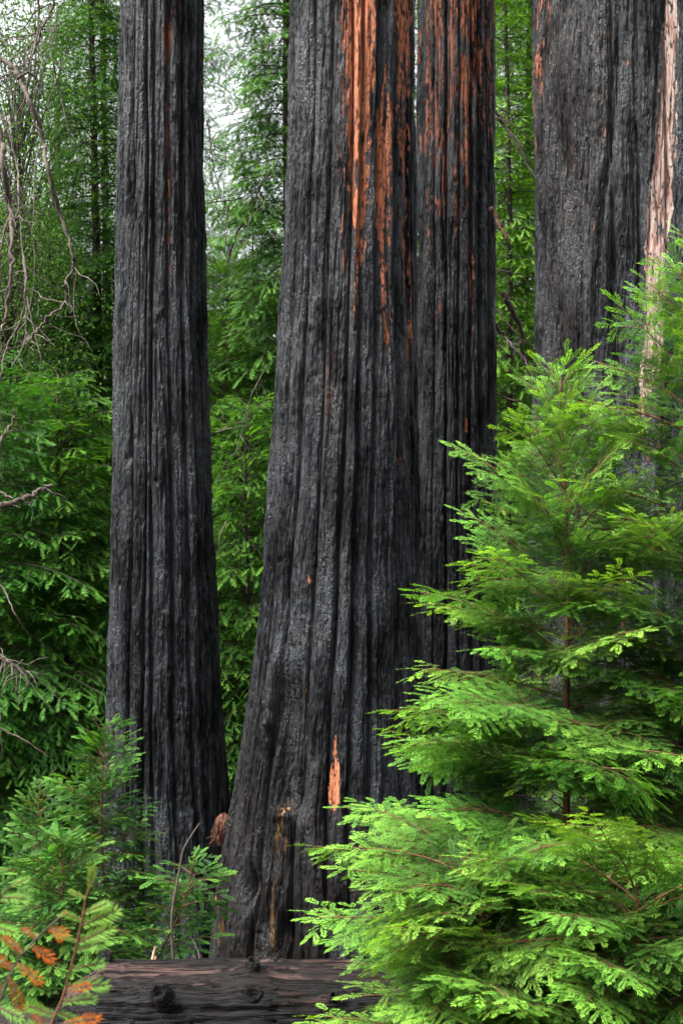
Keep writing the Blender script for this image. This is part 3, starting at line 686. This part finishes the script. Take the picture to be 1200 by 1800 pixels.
# ------------------------------------------------------------------ forest behind
FOREST = [
 # label, px, D, height, radius, branches, seed, material, thin at top
 ('dense dark redwood filling the gap just left of the slender trunk', 165, 20.5, 15.5, 1.6, 380, 1, 'leaf_far', 0.0),
 ('bushy redwood at the far left behind the hanging dead branches', -15, 23, 10.8, 2.5, 190, 2, 'leaf_far2', 0.1),
 ('tall airy redwood with sky showing round its top, second from the left', 185, 29, 19.0, 1.9, 260, 3, 'leaf_far2', 0.2),
 ('shaded redwood deep in the far left background', 60, 32, 9.5, 3.4, 170, 4, 'leaf_far', 0.0),
 ('dark redwood against the left flank of the thickest trunk', 512, 20, 18.0, 1.6, 480, 5, 'leaf_far', 0.0),
 ('bright redwood low between the two left trunks', 395, 23, 8.8, 2.5, 280, 6, 'leaf_far2', 0.0),
 ('thin redwood beside the bright sky gap right of the slender trunk', 335, 28, 19.0, 1.65, 230, 7, 'leaf_far', 0.2),
 ('redwood deep behind the thickest trunk, seen in the gap to its left', 440, 34, 9.5, 3.2, 170, 8, 'leaf_far2', 0.0),
 ('sunlit redwood in the gap between the rust streaked and massive trunks', 925, 22, 16.0, 1.7, 420, 9, 'leaf_bright', 0.0),
 ('taller redwood deep behind the right hand gap', 965, 30, 19.0, 2.0, 340, 10, 'leaf_bright', 0.1),
 ('dim redwood behind the rust streaked trunk', 810, 33, 19.0, 2.2, 170, 12, 'leaf_far', 0.1),
 ('slim redwood in the narrow chink beside the thickest trunk', 733, 24, 17.0, 1.3, 330, 13, 'leaf_far', 0.0),
 ('full redwood rising behind the massive trunk at the right edge', 1130, 24, 15.0, 2.3, 170, 22, 'leaf_far2', 0.0),
 ('broad redwood to the right of and behind the massive trunk', 1420, 24, 13.0, 2.6, 170, 23, 'leaf_far2', 0.0),
 ('slim bright redwood nearest to the right hand gap', 888, 19.5, 15.0, 1.05, 400, 14, 'leaf_bright', 0.0),
 ('low branching redwood at the left edge below the dead twigs', -20, 17, 6.5, 2.2, 150, 15, 'leaf_far2', 0.0),
 ('short full redwood standing left of the slender trunk', 110, 17.5, 6.4, 1.7, 170, 16, 'leaf_far2', 0.0),
 ('short redwood low in the gap between the two left trunks', 440, 18, 6.2, 1.5, 190, 17, 'leaf_far2', 0.0),
 ('pointed redwood of middling height in the gap between the two left trunks', 400, 20, 7.6, 1.5, 220, 18, 'leaf_far2', 0.0),
 ('redwood of middling height at the left, its top below the hanging dead branches', 85, 20, 8.6, 1.7, 240, 19, 'leaf_far2', 0.0),
]
for (lb, px, D, h, rad, n, sd_, mt, tt) in FOREST:
    conifer(lb, px, D, h, rad, int(n*1.35), sd_*13+5, M[mt], top_thin=tt, tr=0.0035 if rad < 1.6 else 0.006)

# ------------------------------------------------------------------ fallen log
def build_log():
    D = 7.3; r = 0.32
    x0, x1 = PX(95, D), PX(1330, D); cz = PZ(1690, D) - r + 0.005
    nx, na = 900, 260
    xs = np.linspace(x0, x1, nx); ph = np.linspace(-math.pi, math.pi, na, endpoint=False)    # 0 = up, + towards the camera
    XX, PH = np.meshgrid(xs, ph, indexing='ij')
    kn = [(288, 1757, 0.080), (437, 1718, 0.058), (447, 1752, 0.062), (582, 1757, 0.040), (480, 1703, 0.028), (172, 1700, 0.045)]
    K = []
    for px, py, q in kn:
        kx = PX(px, D-0.25); dz = PZ(py, D-0.25) - cz; K.append((kx, math.acos(max(-1, min(1, dz/r))), q))
    W = PH.copy(); lift = 0*PH
    for kx, kp, q in K:
        dx = (XX-kx); dp = (PH-kp)*r; d2 = (dx/(q*3.2))**2 + (dp/(q*2.2))**2
        W += np.sign(dp)*(-0.35*q/r)*np.exp(-d2)*np.clip(np.abs(dp)/(q*0.7), 0, 1)
        lift += (-1.5 if abs(q-0.062) < 1e-6 else 1)*q*0.45*np.exp(-(dx/(q*(0.6 if abs(q-0.062) < 1e-6 else 1.7)))**2 - (dp/(q*(0.5 if abs(q-0.062) < 1e-6 else 1.3)))**2)
        if abs(q-0.062) < 1e-6: lift += q*0.45*np.exp(-(dx/(q*1.7))**2 - (dp/(q*1.3))**2)
    cs, sn = np.cos(W), np.sin(W)
    d = 0*PH
    for fr, zx, am, wd in ((9, 0.45, 0.022, 0.07), (18, 0.7, 0.018, 0.09), (34, 1.0, 0.010, 0.13), (60, 1.6, 0.006, 0.25), (26, 0.35, 0.026, 0.05)):
        nn = noise3(cs*fr*0.5+fr, sn*fr*0.5, XX*zx)
        d -= am*np.clip(wd-np.abs(nn), 0, wd)/wd*sstep(-0.25, 0.25, noise3(cs*2, sn*2+fr, XX*0.9))
    d += 0.02*fbm(np.cos(PH)*1.5, np.sin(PH)*1.5, XX*0.8, 3) + 0.004*fbm(cs*14, sn*14, XX*3, 2)
    taper = 1 - 0.05*(XX-x0)/(x1-x0)
    end = np.clip((XX-x0)/0.25, 0, 1)**0.4*(0.9+0.1*noise3(np.cos(PH)*4, np.sin(PH)*4, XX*2)) 
    rr = (r*taper + d + lift)*np.where(XX < x0+0.25, np.maximum(end, 0.02), 1)
    V = np.stack([XX, D - rr*np.sin(PH), cz + rr*np.cos(PH)], -1)
    cen = np.array([(x0+x1)/2, D, cz]); V = V - cen
    i = np.arange(nx-1)[:, None]*na; j = np.arange(na)[None]; j2 = (j+1) % na
    f = np.stack([i+j, i+na+j, i+na+j2, i+j2], -1).reshape(-1, 4)
    root = empty('fallen_log', tuple(cen), 'charred fallen log lying across the bottom of the picture, knots along its side', 'log')
    mb = MB(); mb.add(V.reshape(-1, 3), f)
    mb.f.append((np.arange((nx-1)*na, nx*na, dtype=np.int32)[None, ::-1], 0))
    mb.obj('log_body', M['log'], root, smooth=True, extra={'top': sstep(0.15, 0.95, np.cos(PH)).ravel()})
    rng = np.random.RandomState(5)
    for n_, (kx, kp, q) in enumerate(K):
        nrm = np.array([0, -math.sin(kp), math.cos(kp)]); p = np.array([kx, D, cz]) - cen + nrm*(r*0.97)
        nrm = unit(nrm + np.array([rng.uniform(-0.4, 0.4), 0, 0.15])); u = unit(np.cross(nrm, [1, 0, 0.1])); v_ = np.cross(nrm, u)
        na2 = 26; a = np.arange(na2)*2*math.pi/na2; rings = []
        prof = [(1.35, -0.3), (1.0, 0.35), (0.86, 0.9), (0.72, 1.25), (0.5, 1.15), (0.32, 0.75)] if n_ != 2 else [(1.2, -0.2), (1.0, 0.5), (0.85, 0.7), (0.6, 0.35), (0.45, -0.4), (0.3, -0.8)]
        for (pr, ph_) in prof:
            jag = (1 + 0.16*noise3(np.cos(a)*2+n_*3, np.sin(a)*2, np.full(na2, pr*2)))
            hj = ph_ + 0.28*noise3(np.cos(a)*2.2+n_*5, np.sin(a)*2.2, np.full(na2, 7.0))*(ph_ > 0.6)
            rings.append(p + q*0.72*pr*jag[:, None]*(np.cos(a)[:, None]*u + np.sin(a)[:, None]*v_) + (q*hj)[:, None]*nrm)
        vv = np.concatenate(rings + [(rings[-1].mean(0) - nrm*q*0.15)[None]]); m = len(rings)
        i = np.arange(m-1)[:, None]*na2; j = np.arange(na2)[None]; j2 = (j+1) % na2
        f = np.stack([i+j, i+j2, i+na2+j2, i+na2+j], -1).reshape(-1, 4)
        mk = MB(); mk.add(vv, f); c = m*na2; e = (m-1)*na2
        mk.f.append((np.array([[e+k, e+(k+1) % na2, c] for k in range(na2)], dtype=np.int32), 0))
        mk.obj('branch_knot', M['log'], root, smooth=True, extra={'top': np.zeros(len(vv))})
build_log()

# ------------------------------------------------------------------ saplings
GS = 'redwood saplings'
def at(px, py, D): return tuple(P3(px, py, D))
def stemxy(px, D): return (PX(px, D), D)
sapling('redwood_sapling', 'tall bright green redwood sapling in front of the massive trunk, its orange stem showing', GS,
        at(985, 668, 6.2), stemxy(1010, 6.2), (0.14, 0.50, 0.80, 1.02, 1.12, 1.2), 82, 1, 'near', SET_NEAR, M['leaf_near'], r=0.026)
sapling('redwood_sapling', 'bright green redwood sapling at the right edge with its top cut off by the frame', GS,
        at(1236, 455, 5.9), stemxy(1245, 5.9), (0.20, 0.56, 0.66, 0.85, 0.95, 1.0), 74, 2, 'near', SET_NEAR, M['leaf_near'], r=0.026)
sapling('redwood_sapling', 'low spreading redwood sapling reaching over the fallen log, light green tips', GS,
        at(850, 1535, 5.5), stemxy(860, 5.5), (0.58, 0.66, 0.70, 0.70), 48, 3, 'near', SET_NEAR, M['leaf_near'], r=0.014, elev=(0.22, 0.10, -0.05), shoot=0.16)
sapling('redwood_sapling', 'low bushy redwood sapling in the bottom right corner', GS,
        at(1120, 1570, 5.2), stemxy(1130, 5.2), (0.60, 0.62, 0.65, 0.65), 44, 4, 'near', SET_NEAR, M['leaf_near'], r=0.014, elev=(0.2, 0.08, -0.05), shoot=0.16)
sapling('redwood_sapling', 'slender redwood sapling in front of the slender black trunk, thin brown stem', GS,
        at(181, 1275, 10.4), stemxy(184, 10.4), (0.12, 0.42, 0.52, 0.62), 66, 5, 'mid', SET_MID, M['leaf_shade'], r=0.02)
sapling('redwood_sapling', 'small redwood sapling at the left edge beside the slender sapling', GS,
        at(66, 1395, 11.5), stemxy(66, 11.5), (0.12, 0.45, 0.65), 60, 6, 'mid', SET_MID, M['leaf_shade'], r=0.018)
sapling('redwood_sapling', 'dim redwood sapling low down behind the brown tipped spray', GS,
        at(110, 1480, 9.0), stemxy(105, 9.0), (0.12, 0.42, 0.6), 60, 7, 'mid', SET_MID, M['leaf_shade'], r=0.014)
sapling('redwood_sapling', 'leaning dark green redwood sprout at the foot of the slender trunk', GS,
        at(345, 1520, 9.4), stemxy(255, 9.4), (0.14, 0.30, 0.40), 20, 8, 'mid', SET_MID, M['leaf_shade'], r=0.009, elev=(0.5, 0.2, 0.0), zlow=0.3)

# ------------------------------------------------------------------ broadleaf trees at the upper left
def broadleaf(label, px, D, ztop, clumps, seed, leafm, spread, zr, nleaf=150, lsize=0.055, group='broadleaf trees behind'):
    rng = np.random.RandomState(seed); x = PX(px, D); bz = gz(x, D) - 0.05
    root = empty('broadleaf_tree', (x, D, bz), label, 'tree', group); H = ztop - bz
    t = np.linspace(0, 1, 12); st = np.stack([0.25*np.sin(t*3+seed), 0.1*np.sin(t*5), H*0.92*t], 1)
    mb = MB(); add_tube(mb, st, 0.11*(1-t)**0.8+0.012, 8); mb.obj('trunk', M['limb'], root, smooth=True)
    mb = MB(); Vq = []; Tq = []
    for k in range(clumps):
        h = rng.uniform(zr[0], zr[1])*H; a = rng.uniform(0, 6.28); rr_ = spread*(0.25+0.75*rng.rand()**0.6)
        p0 = np.array([np.interp(h*0.8, st[:, 2], st[:, q]) for q in range(3)])
        p1 = np.array([rr_*math.cos(a), rr_*math.sin(a), h])
        mid = (p0+p1)/2 + rng.normal(size=3)*0.18 + np.array([0, 0, 0.15])
        line = smooth_line([p0, mid, p1], 6); add_tube(mb, line, np.linspace(0.010, 0.003, len(line)), 4, 1)
        n = int(nleaf*rng.uniform(0.5, 1.5)); c = line[rng.randint(len(line)//2, len(line), n)] + rng.normal(size=(n, 3))*np.array([0.32, 0.32, 0.20])
        d = rng.normal(size=(n, 3)); d[:, 2] -= 0.5; d /= np.linalg.norm(d, axis=1)[:, None]
        u = np.cross(d, rng.normal(size=(n, 3))); u /= np.linalg.norm(u, axis=1)[:, None]
        l = (lsize*rng.uniform(0.7, 1.4, n))[:, None]
        Vq.append(np.stack([c, c+d*l*.5+u*l*.28, c+d*l, c+d*l*.5-u*l*.28], 1)); Tq.append(np.repeat(np.clip(rng.uniform(0.1, 0.9)+rng.uniform(-.25, .25, n), 0, 1), 4))
    v = np.concatenate(Vq); mb.add(v.reshape(-1, 3), np.arange(len(v)*4).reshape(-1, 4), 0, np.concatenate(Tq))
    mb.obj('crown', [leafm, M['limb']], root); return root
broadleaf('small leaved broadleaf tree against the white sky, left of the slender trunk', 120, 22, PZ(-60, 22), 55, 3, M['leaf_broad'], 1.0, (0.5, 1.0), nleaf=70)
broadleaf('grey green broadleaf tree at the top left corner behind hanging dead branches', 25, 19, PZ(-40, 19), 190, 4, M['leaf_broad'], 0.9, (0.35, 1.0), lsize=0.042)

# ------------------------------------------------------------------ dead branches
def dead_branch(label, D, main, r, subs, mat, seed, name='dead_branch', group='bare dead branches', twigs=0, tl=60):
    """main / subs: lines as (photo column, row) points traced at distance D, given depth by a slow wander"""
    rng = np.random.RandomState(seed)
    def line(pp, k=7, amp=0.10):
        p = np.array([P3(a, b, D) for a, b in pp]); p[:, 1] += np.cumsum(rng.normal(size=len(p)))*amp
        return smooth_line(p, k)
    L0 = line(main); org = L0[0]
    root = empty(name, tuple(org), label, 'branch', group)
    mpx = D/F
    def limb(nm, ln, r0, r1, mt):
        n = len(ln); mb = MB(); ln = ln + rng.normal(size=ln.shape)*r0*0.35
        rad = np.linspace(r0, r1, n)*(1+0.16*rng.normal(size=n))
        add_tube(mb, ln-org, np.maximum(rad, 0.001), 7); return mb.obj(nm, mt, root, smooth=True)
    r *= 0.78; limb('limb', L0, r*mpx, r*0.35*mpx, mat)
    for pp, rs in subs:
        ln = line(pp); limb('side_limb', ln, rs*0.78*mpx, rs*0.3*mpx, mat)
    for k in range(twigs):
        p = L0[rng.randint(1, len(L0))]; a = rng.uniform(0, 6.28); l = tl*mpx*rng.uniform(0.4, 1.3)
        d = np.array([math.cos(a)*0.8, rng.normal()*0.5, -abs(math.sin(a))*1.1+0.1]); q = [p]
        for _ in range(4):
            d = unit(d + rng.normal(size=3)*0.42 + np.array([0, 0, -0.12])); q.append(q[-1] + d*l/4)
        limb('twig', smooth_line(q, 4), 0.8*mpx, 0.35*mpx, M['greytwig'])
    return root
DB = dead_branch
DB('long crooked brown dead branch hanging down the upper left, hooked at its end', 12.5,
   [(-12, 85), (20, 112), (38, 150), (58, 190), (76, 250), (93, 312), (108, 380), (131, 450), (132, 478), (118, 502), (112, 530), (95, 560), (78, 585), (55, 610)], 6.0,
   [([(38, 150), (58, 142), (70, 150), (82, 165)], 3.0), ([(76, 250), (66, 300), (72, 380), (75, 440)], 1.6), ([(132, 478), (127, 520), (136, 570), (153, 606)], 1.5)], M['deadwood'], 1, twigs=20, tl=85)
DB('thick pinkish brown dead branch hanging along the left edge', 12.0,
   [(-6, 205), (8, 255), (18, 305), (23, 370), (34, 440), (38, 500), (27, 560), (14, 620), (2, 690)], 6.5,
   [([(34, 440), (46, 500), (38, 560), (21, 610), (16, 680), (14, 735)], 3.0), ([(23, 370), (12, 430), (6, 500), (10, 560)], 2.6)], M['deadwood'], 2, twigs=24, tl=90)
DB('pale thin dead branch dangling beside the thick pinkish one', 12.8,
   [(-6, 182), (10, 230), (22, 290), (30, 330), (38, 420), (46, 520), (44, 600), (24, 650)], 2.4, [([(46, 520), (60, 580), (76, 640)], 1.5), ([(30, 330), (52, 400), (56, 470), (40, 560)], 1.6)], M['greytwig'], 3, twigs=24, tl=90)
DB('dark dead branch arching through the top left corner', 13.5,
   [(98, -40), (90, 10), (78, 50), (58, 90), (38, 120), (8, 150)], 3.4, [([(78, 50), (50, 60), (18, 68), (-8, 80)], 2.0), ([(90, 10), (62, 18), (30, 40), (0, 52)], 2.0), ([(66, -40), (70, 30), (66, 90), (52, 170), (40, 230)], 3.2), ([(92, 0), (85, 80), (92, 140), (108, 200), (118, 260)], 1.8)], M['deadwood'], 4, twigs=26, tl=110)
DB('stubby grey brown dead limb poking in from the left edge at mid height', 12.0,
   [(-15, 893), (15, 886), (42, 868), (68, 853), (84, 849)], 8.0, [([(-10, 862), (12, 872), (30, 878)], 3.5), ([(42, 868), (50, 884), (64, 884)], 2)], M['deadwood'], 5, twigs=4)
DB('dark dead branch slanting up the left edge above the stubby limb', 12.6,
   [(-10, 800), (6, 765), (20, 738), (28, 722)], 5.0, [([(6, 765), (22, 758), (38, 750)], 1.8)], M['deadwood'], 6, twigs=3)
DB('bare brown twig tangle low on the left edge', 12.2,
   [(-10, 1150), (10, 1162), (22, 1172), (40, 1180)], 3.0, [([(-8, 1275), (20, 1290), (50, 1300), (90, 1330)], 2.2), ([(-8, 1190), (8, 1230), (16, 1280), (18, 1330)], 2.0), ([(-6, 1020), (14, 1040), (40, 1075), (62, 1115)], 2.4)], M['deadwood'], 7, twigs=26, tl=80)
DB('arching bare branch in the gap left of the massive trunk', 17.0,
   [(866, 185), (888, 215), (908, 252), (922, 300), (935, 345), (940, 410), (938, 440)], 3.6,
   [([(868, 205), (900, 232), (930, 262), (950, 276)], 1.8), ([(880, 210), (888, 200), (903, 196)], 1.6), ([(892, 240), (918, 285), (942, 320)], 2.2), ([(870, 190), (905, 208), (948, 232)], 1.6), ([(895, 320), (920, 332), (950, 336)], 1.2)], M['deadwood'], 8, twigs=8)
DB('short broken brown limb on the edge of the rust streaked trunk', 15.4,
   [(862, 362), (874, 392), (884, 420), (890, 436)], 6.0, [([(874, 392), (884, 405), (890, 412)], 2.0)], M['brownbark'], 9)
DB('bundle of slanting bare branches in the right gap above the sapling top', 17.2,
   [(866, 560), (888, 585), (905, 612), (925, 640), (944, 668)], 4.6,
   [([(880, 520), (905, 558), (925, 610), (940, 680)], 8.0), ([(872, 545), (905, 590), (950, 632)], 2.0), ([(868, 470), (905, 480), (948, 488)], 1.4), ([(895, 620), (905, 650), (912, 672)], 1.6), ([(870, 690), (895, 700), (910, 706)], 2.2), ([(866, 515), (915, 525), (948, 545)], 1.3)], M['deadwood'], 10, twigs=14)
DB('dark bare limb crossing the sky gap left of the thickest trunk', 19.0,
   [(398, 455), (412, 410), (440, 365), (462, 330), (482, 300)], 2.6,
   [([(355, 358), (385, 352), (425, 338), (478, 305)], 1.8), ([(401, 360), (398, 420), (406, 448)], 1.6), ([(366, 215), (376, 290), (392, 360)], 2.0), ([(412, 410), (430, 440), (438, 470)], 1.2)], M['limb'], 11, twigs=6)
DB('pale dead twig spray in the foliage between the two left trunks', 16.0,
   [(470, 640), (445, 690), (425, 760), (415, 800)], 1.6, [([(440, 700), (470, 730), (490, 750)], 1.4), ([(425, 760), (450, 790), (470, 800)], 1.2), ([(380, 760), (420, 752), (450, 748)], 1.4), ([(396, 915), (384, 945), (380, 980)], 1.8)], M['greytwig'], 12, twigs=8)

# ------------------------------------------------------------------ sticks behind the log, bark lodged between the trunks
def stick(name, label, D, pts, r, mat, cat, group=None, r1=None):
    p = smooth_line([P3(a, b, D) for a, b in pts], 6); org = p[-1]
    mb = MB(); n = len(p); add_tube(mb, p-org, np.linspace(r, r1 or r*0.6, n)*D/F*(1+0.08*np.sin(np.arange(n)*2.3)), 7)
    return tag(mb.obj(name, mat, None, tuple(org), smooth=True), label, cat, group)
stick('dead_sapling', 'tall bare dead stem curving up in front of the slender trunk', 9.0, [(351, 1447), (336, 1470), (322, 1496), (314, 1540), (304, 1595), (302, 1640), (306, 1712)], 1.2, M['deadwood'], 'twig', r1=3.2)
stick('splintered_stake', 'broad splintered wood stake poking up behind the log', 8.2, [(273, 1664), (269, 1684), (264, 1716)], 1.6, M['splinter'], 'splinter', 'splinters behind the log', r1=4.5)
stick('splintered_stake', 'short pale splinter right beside the broad splintered stake', 8.15, [(274, 1681), (272, 1695), (271, 1716)], 1.2, M['splinter'], 'splinter', 'splinters behind the log', r1=3.0)
stick('dry_twig', 'pale thin twig bent over behind the log', 8.2, [(338, 1650), (345, 1664), (350, 1682), (349, 1716)], 0.9, M['greytwig'], 'twig', 'dry twigs behind the log', r1=1.3)
stick('dry_twig', 'stubby brown twig leaning against the log top', 8.1, [(339, 1678), (345, 1688), (353, 1712)], 1.6, M['deadwood'], 'twig', 'dry twigs behind the log', r1=2.0)
def bark_clump():
    D = 13.9; rng = np.random.RandomState(3); org = P3(391, 1460, D); mb = MB()
    n, m = 40, 40; a = np.linspace(0, 2*math.pi, n, endpoint=False); h = np.linspace(-1, 1, m)
    A, Hh = np.meshgrid(a, h); prof = np.sqrt(np.clip(1-Hh**2, 0, 1))*(1+0.25*Hh)
    q = 0.072*prof*(1+0.35*fbm(np.cos(A)*2, np.sin(A)*2, Hh*3, 3)); V = np.stack([q*np.cos(A)+0.012*Hh, q*np.sin(A), 0.155*Hh+0.02*noise3(np.cos(A)*3, np.sin(A)*3, Hh*2)], -1)
    i = np.arange(m-1)[:, None]*n; j = np.arange(n)[None]; j2 = (j+1) % n
    mb.add(V.reshape(-1, 3), np.stack([i+j, i+j2, i+n+j2, i+n+j], -1).reshape(-1, 4))
    for k in range(90):
        t = rng.uniform(0, 6.28); h0 = rng.uniform(-0.6, 0.95); r0 = 0.075*math.sqrt(1-h0*h0)
        p = np.array([r0*math.cos(t), r0*math.sin(t), 0.155*h0]); d = unit(np.array([math.cos(t)*0.7, math.sin(t)*0.7, -0.9]) + rng.normal(size=3)*0.35); l = rng.uniform(0.04, 0.11)
        add_tube(mb, smooth_line([p, p+d*l*0.5+np.array([0, 0, 0.004]), p+d*l+np.array([0, 0, -0.02])], 3), 0.0035, 3)
    tag(mb.obj('bark_clump', M['fibre'], None, tuple(org)), 'shaggy brown clump of fibrous bark lodged between the two left trunks', 'bark')
    root = None
bark_clump()

# ------------------------------------------------------------------ blurred spray in the near lower left corner
def near_spray():
    D = 2.75; rng = np.random.RandomState(9); org = P3(70, 1880, D)
    root = empty('redwood_spray', tuple(org), 'near redwood shoot in the lower left corner with green and dead orange fronds', 'shoot')
    mpx = D/F; c = lambda a, b, dy=0.0: P3(a, b, D+dy) - org
    def stem(nm, pts, r, mt):
        mb = MB(); ln = smooth_line([c(*p) for p in pts], 8); add_tube(mb, ln, np.linspace(r, r*0.45, len(ln))*mpx, 6); mb.obj(nm, mt, root, smooth=True)
    S1 = [(70, 1880), (82, 1820), (110, 1755), (128, 1690), (143, 1625), (152, 1575), (160, 1556)]
    S2 = [(-25, 1850, .05), (0, 1760, .03), (22, 1705, .02), (48, 1668, .0), (80, 1635, -.02), (108, 1610, -.03)]
    S3 = [(-60, 1700, .1), (-30, 1640, .1), (0, 1580, .08), (20, 1556, .06)]
    S4 = [(30, 1880, -.05), (75, 1820, -.05), (120, 1795, -.05)]
    stem('stem', S1, 3.2, M['twig']); stem('side_stem', S2, 2.6, M['deadwood']); stem('side_stem', S3, 2.2, M['twig']); stem('side_stem', S4, 2.2, M['deadwood'])
    def frond(nm, a, b, mt, lift=0.25, subs=0, tint=0.7):
        p, q = c(*a), c(*b); q = p + (q-p)*0.84; d = q-p; l = np.linalg.norm(d)
        u = unit(np.array([rng.normal()*0.35, -0.75+rng.normal()*0.2, 0.75+rng.normal()*0.2]))
        mb = MB(); KIT_FG.place(mb, [p], [unit(d)], [u], [l], [tint+rng.uniform(-.15, .15)], rng)
        add_tube(mb, np.array([p, (p+q)/2, q-[0, 0, 0.4*l*l]]), np.array([1.4, 1.0, 0.6])*mpx, 4, 1)
        mb.obj(nm, [mt, M['twig'] if nm == 'frond' else M['deadwood']], root)
    G = M['leaf_tip']; B = M['leaf_dead']
    for a, b in [((158, 1562), (164, 1515)), ((152, 1580), (118, 1562)), ((148, 1606), (196, 1582)), ((143, 1628), (216, 1592)), ((146, 1620), (108, 1600)), ((136, 1658), (206, 1622)), ((132, 1672), (196, 1650)), ((136, 1655), (96, 1640)),
                 ((124, 1704), (190, 1688)), ((116, 1735), (198, 1728)), ((108, 1762), (176, 1752)), ((100, 1778), (150, 1800)), ((96, 1784), (40, 1762)), ((88, 1806), (30, 1800)), ((84, 1820), (130, 1840)),
                 ((20, 1558, .06), (56, 1540, .05)), ((2, 1578, .08), (58, 1578, .06)), ((-22, 1625, .09), (36, 1640, .06)), ((-4, 1770, .03), (44, 1790, 0)), ((-16, 1815, .03), (30, 1822, 0))]:
        frond('frond', a, b, G)
    for a, b in [((106, 1612, -.03), (118, 1600, -.03)), ((90, 1628, -.02), (110, 1655, -.04)), ((84, 1633, -.02), (124, 1640, -.04)), ((66, 1650, -.01), (38, 1628, 0)), ((56, 1662, 0), (98, 1690, -.03)), ((40, 1676, 0), (4, 1640, .02)), ((30, 1692, .01), (76, 1730, -.03)), ((24, 1702, .02), (-16, 1676, .03)), ((16, 1716, .02), (40, 1778, 0)), ((6, 1740, .03), (-24, 1712, .03)),
                 ((110, 1800, -.05), (182, 1786, -.06)), ((100, 1806, -.05), (166, 1816, -.06)), ((84, 1814, -.05), (58, 1780, -.04)), ((118, 1740, -.04), (164, 1730, -.05)), ((70, 1824, -.05), (112, 1848, -.05))]:
        frond('dead_frond', a, b, B, tint=0.6)
near_spray()
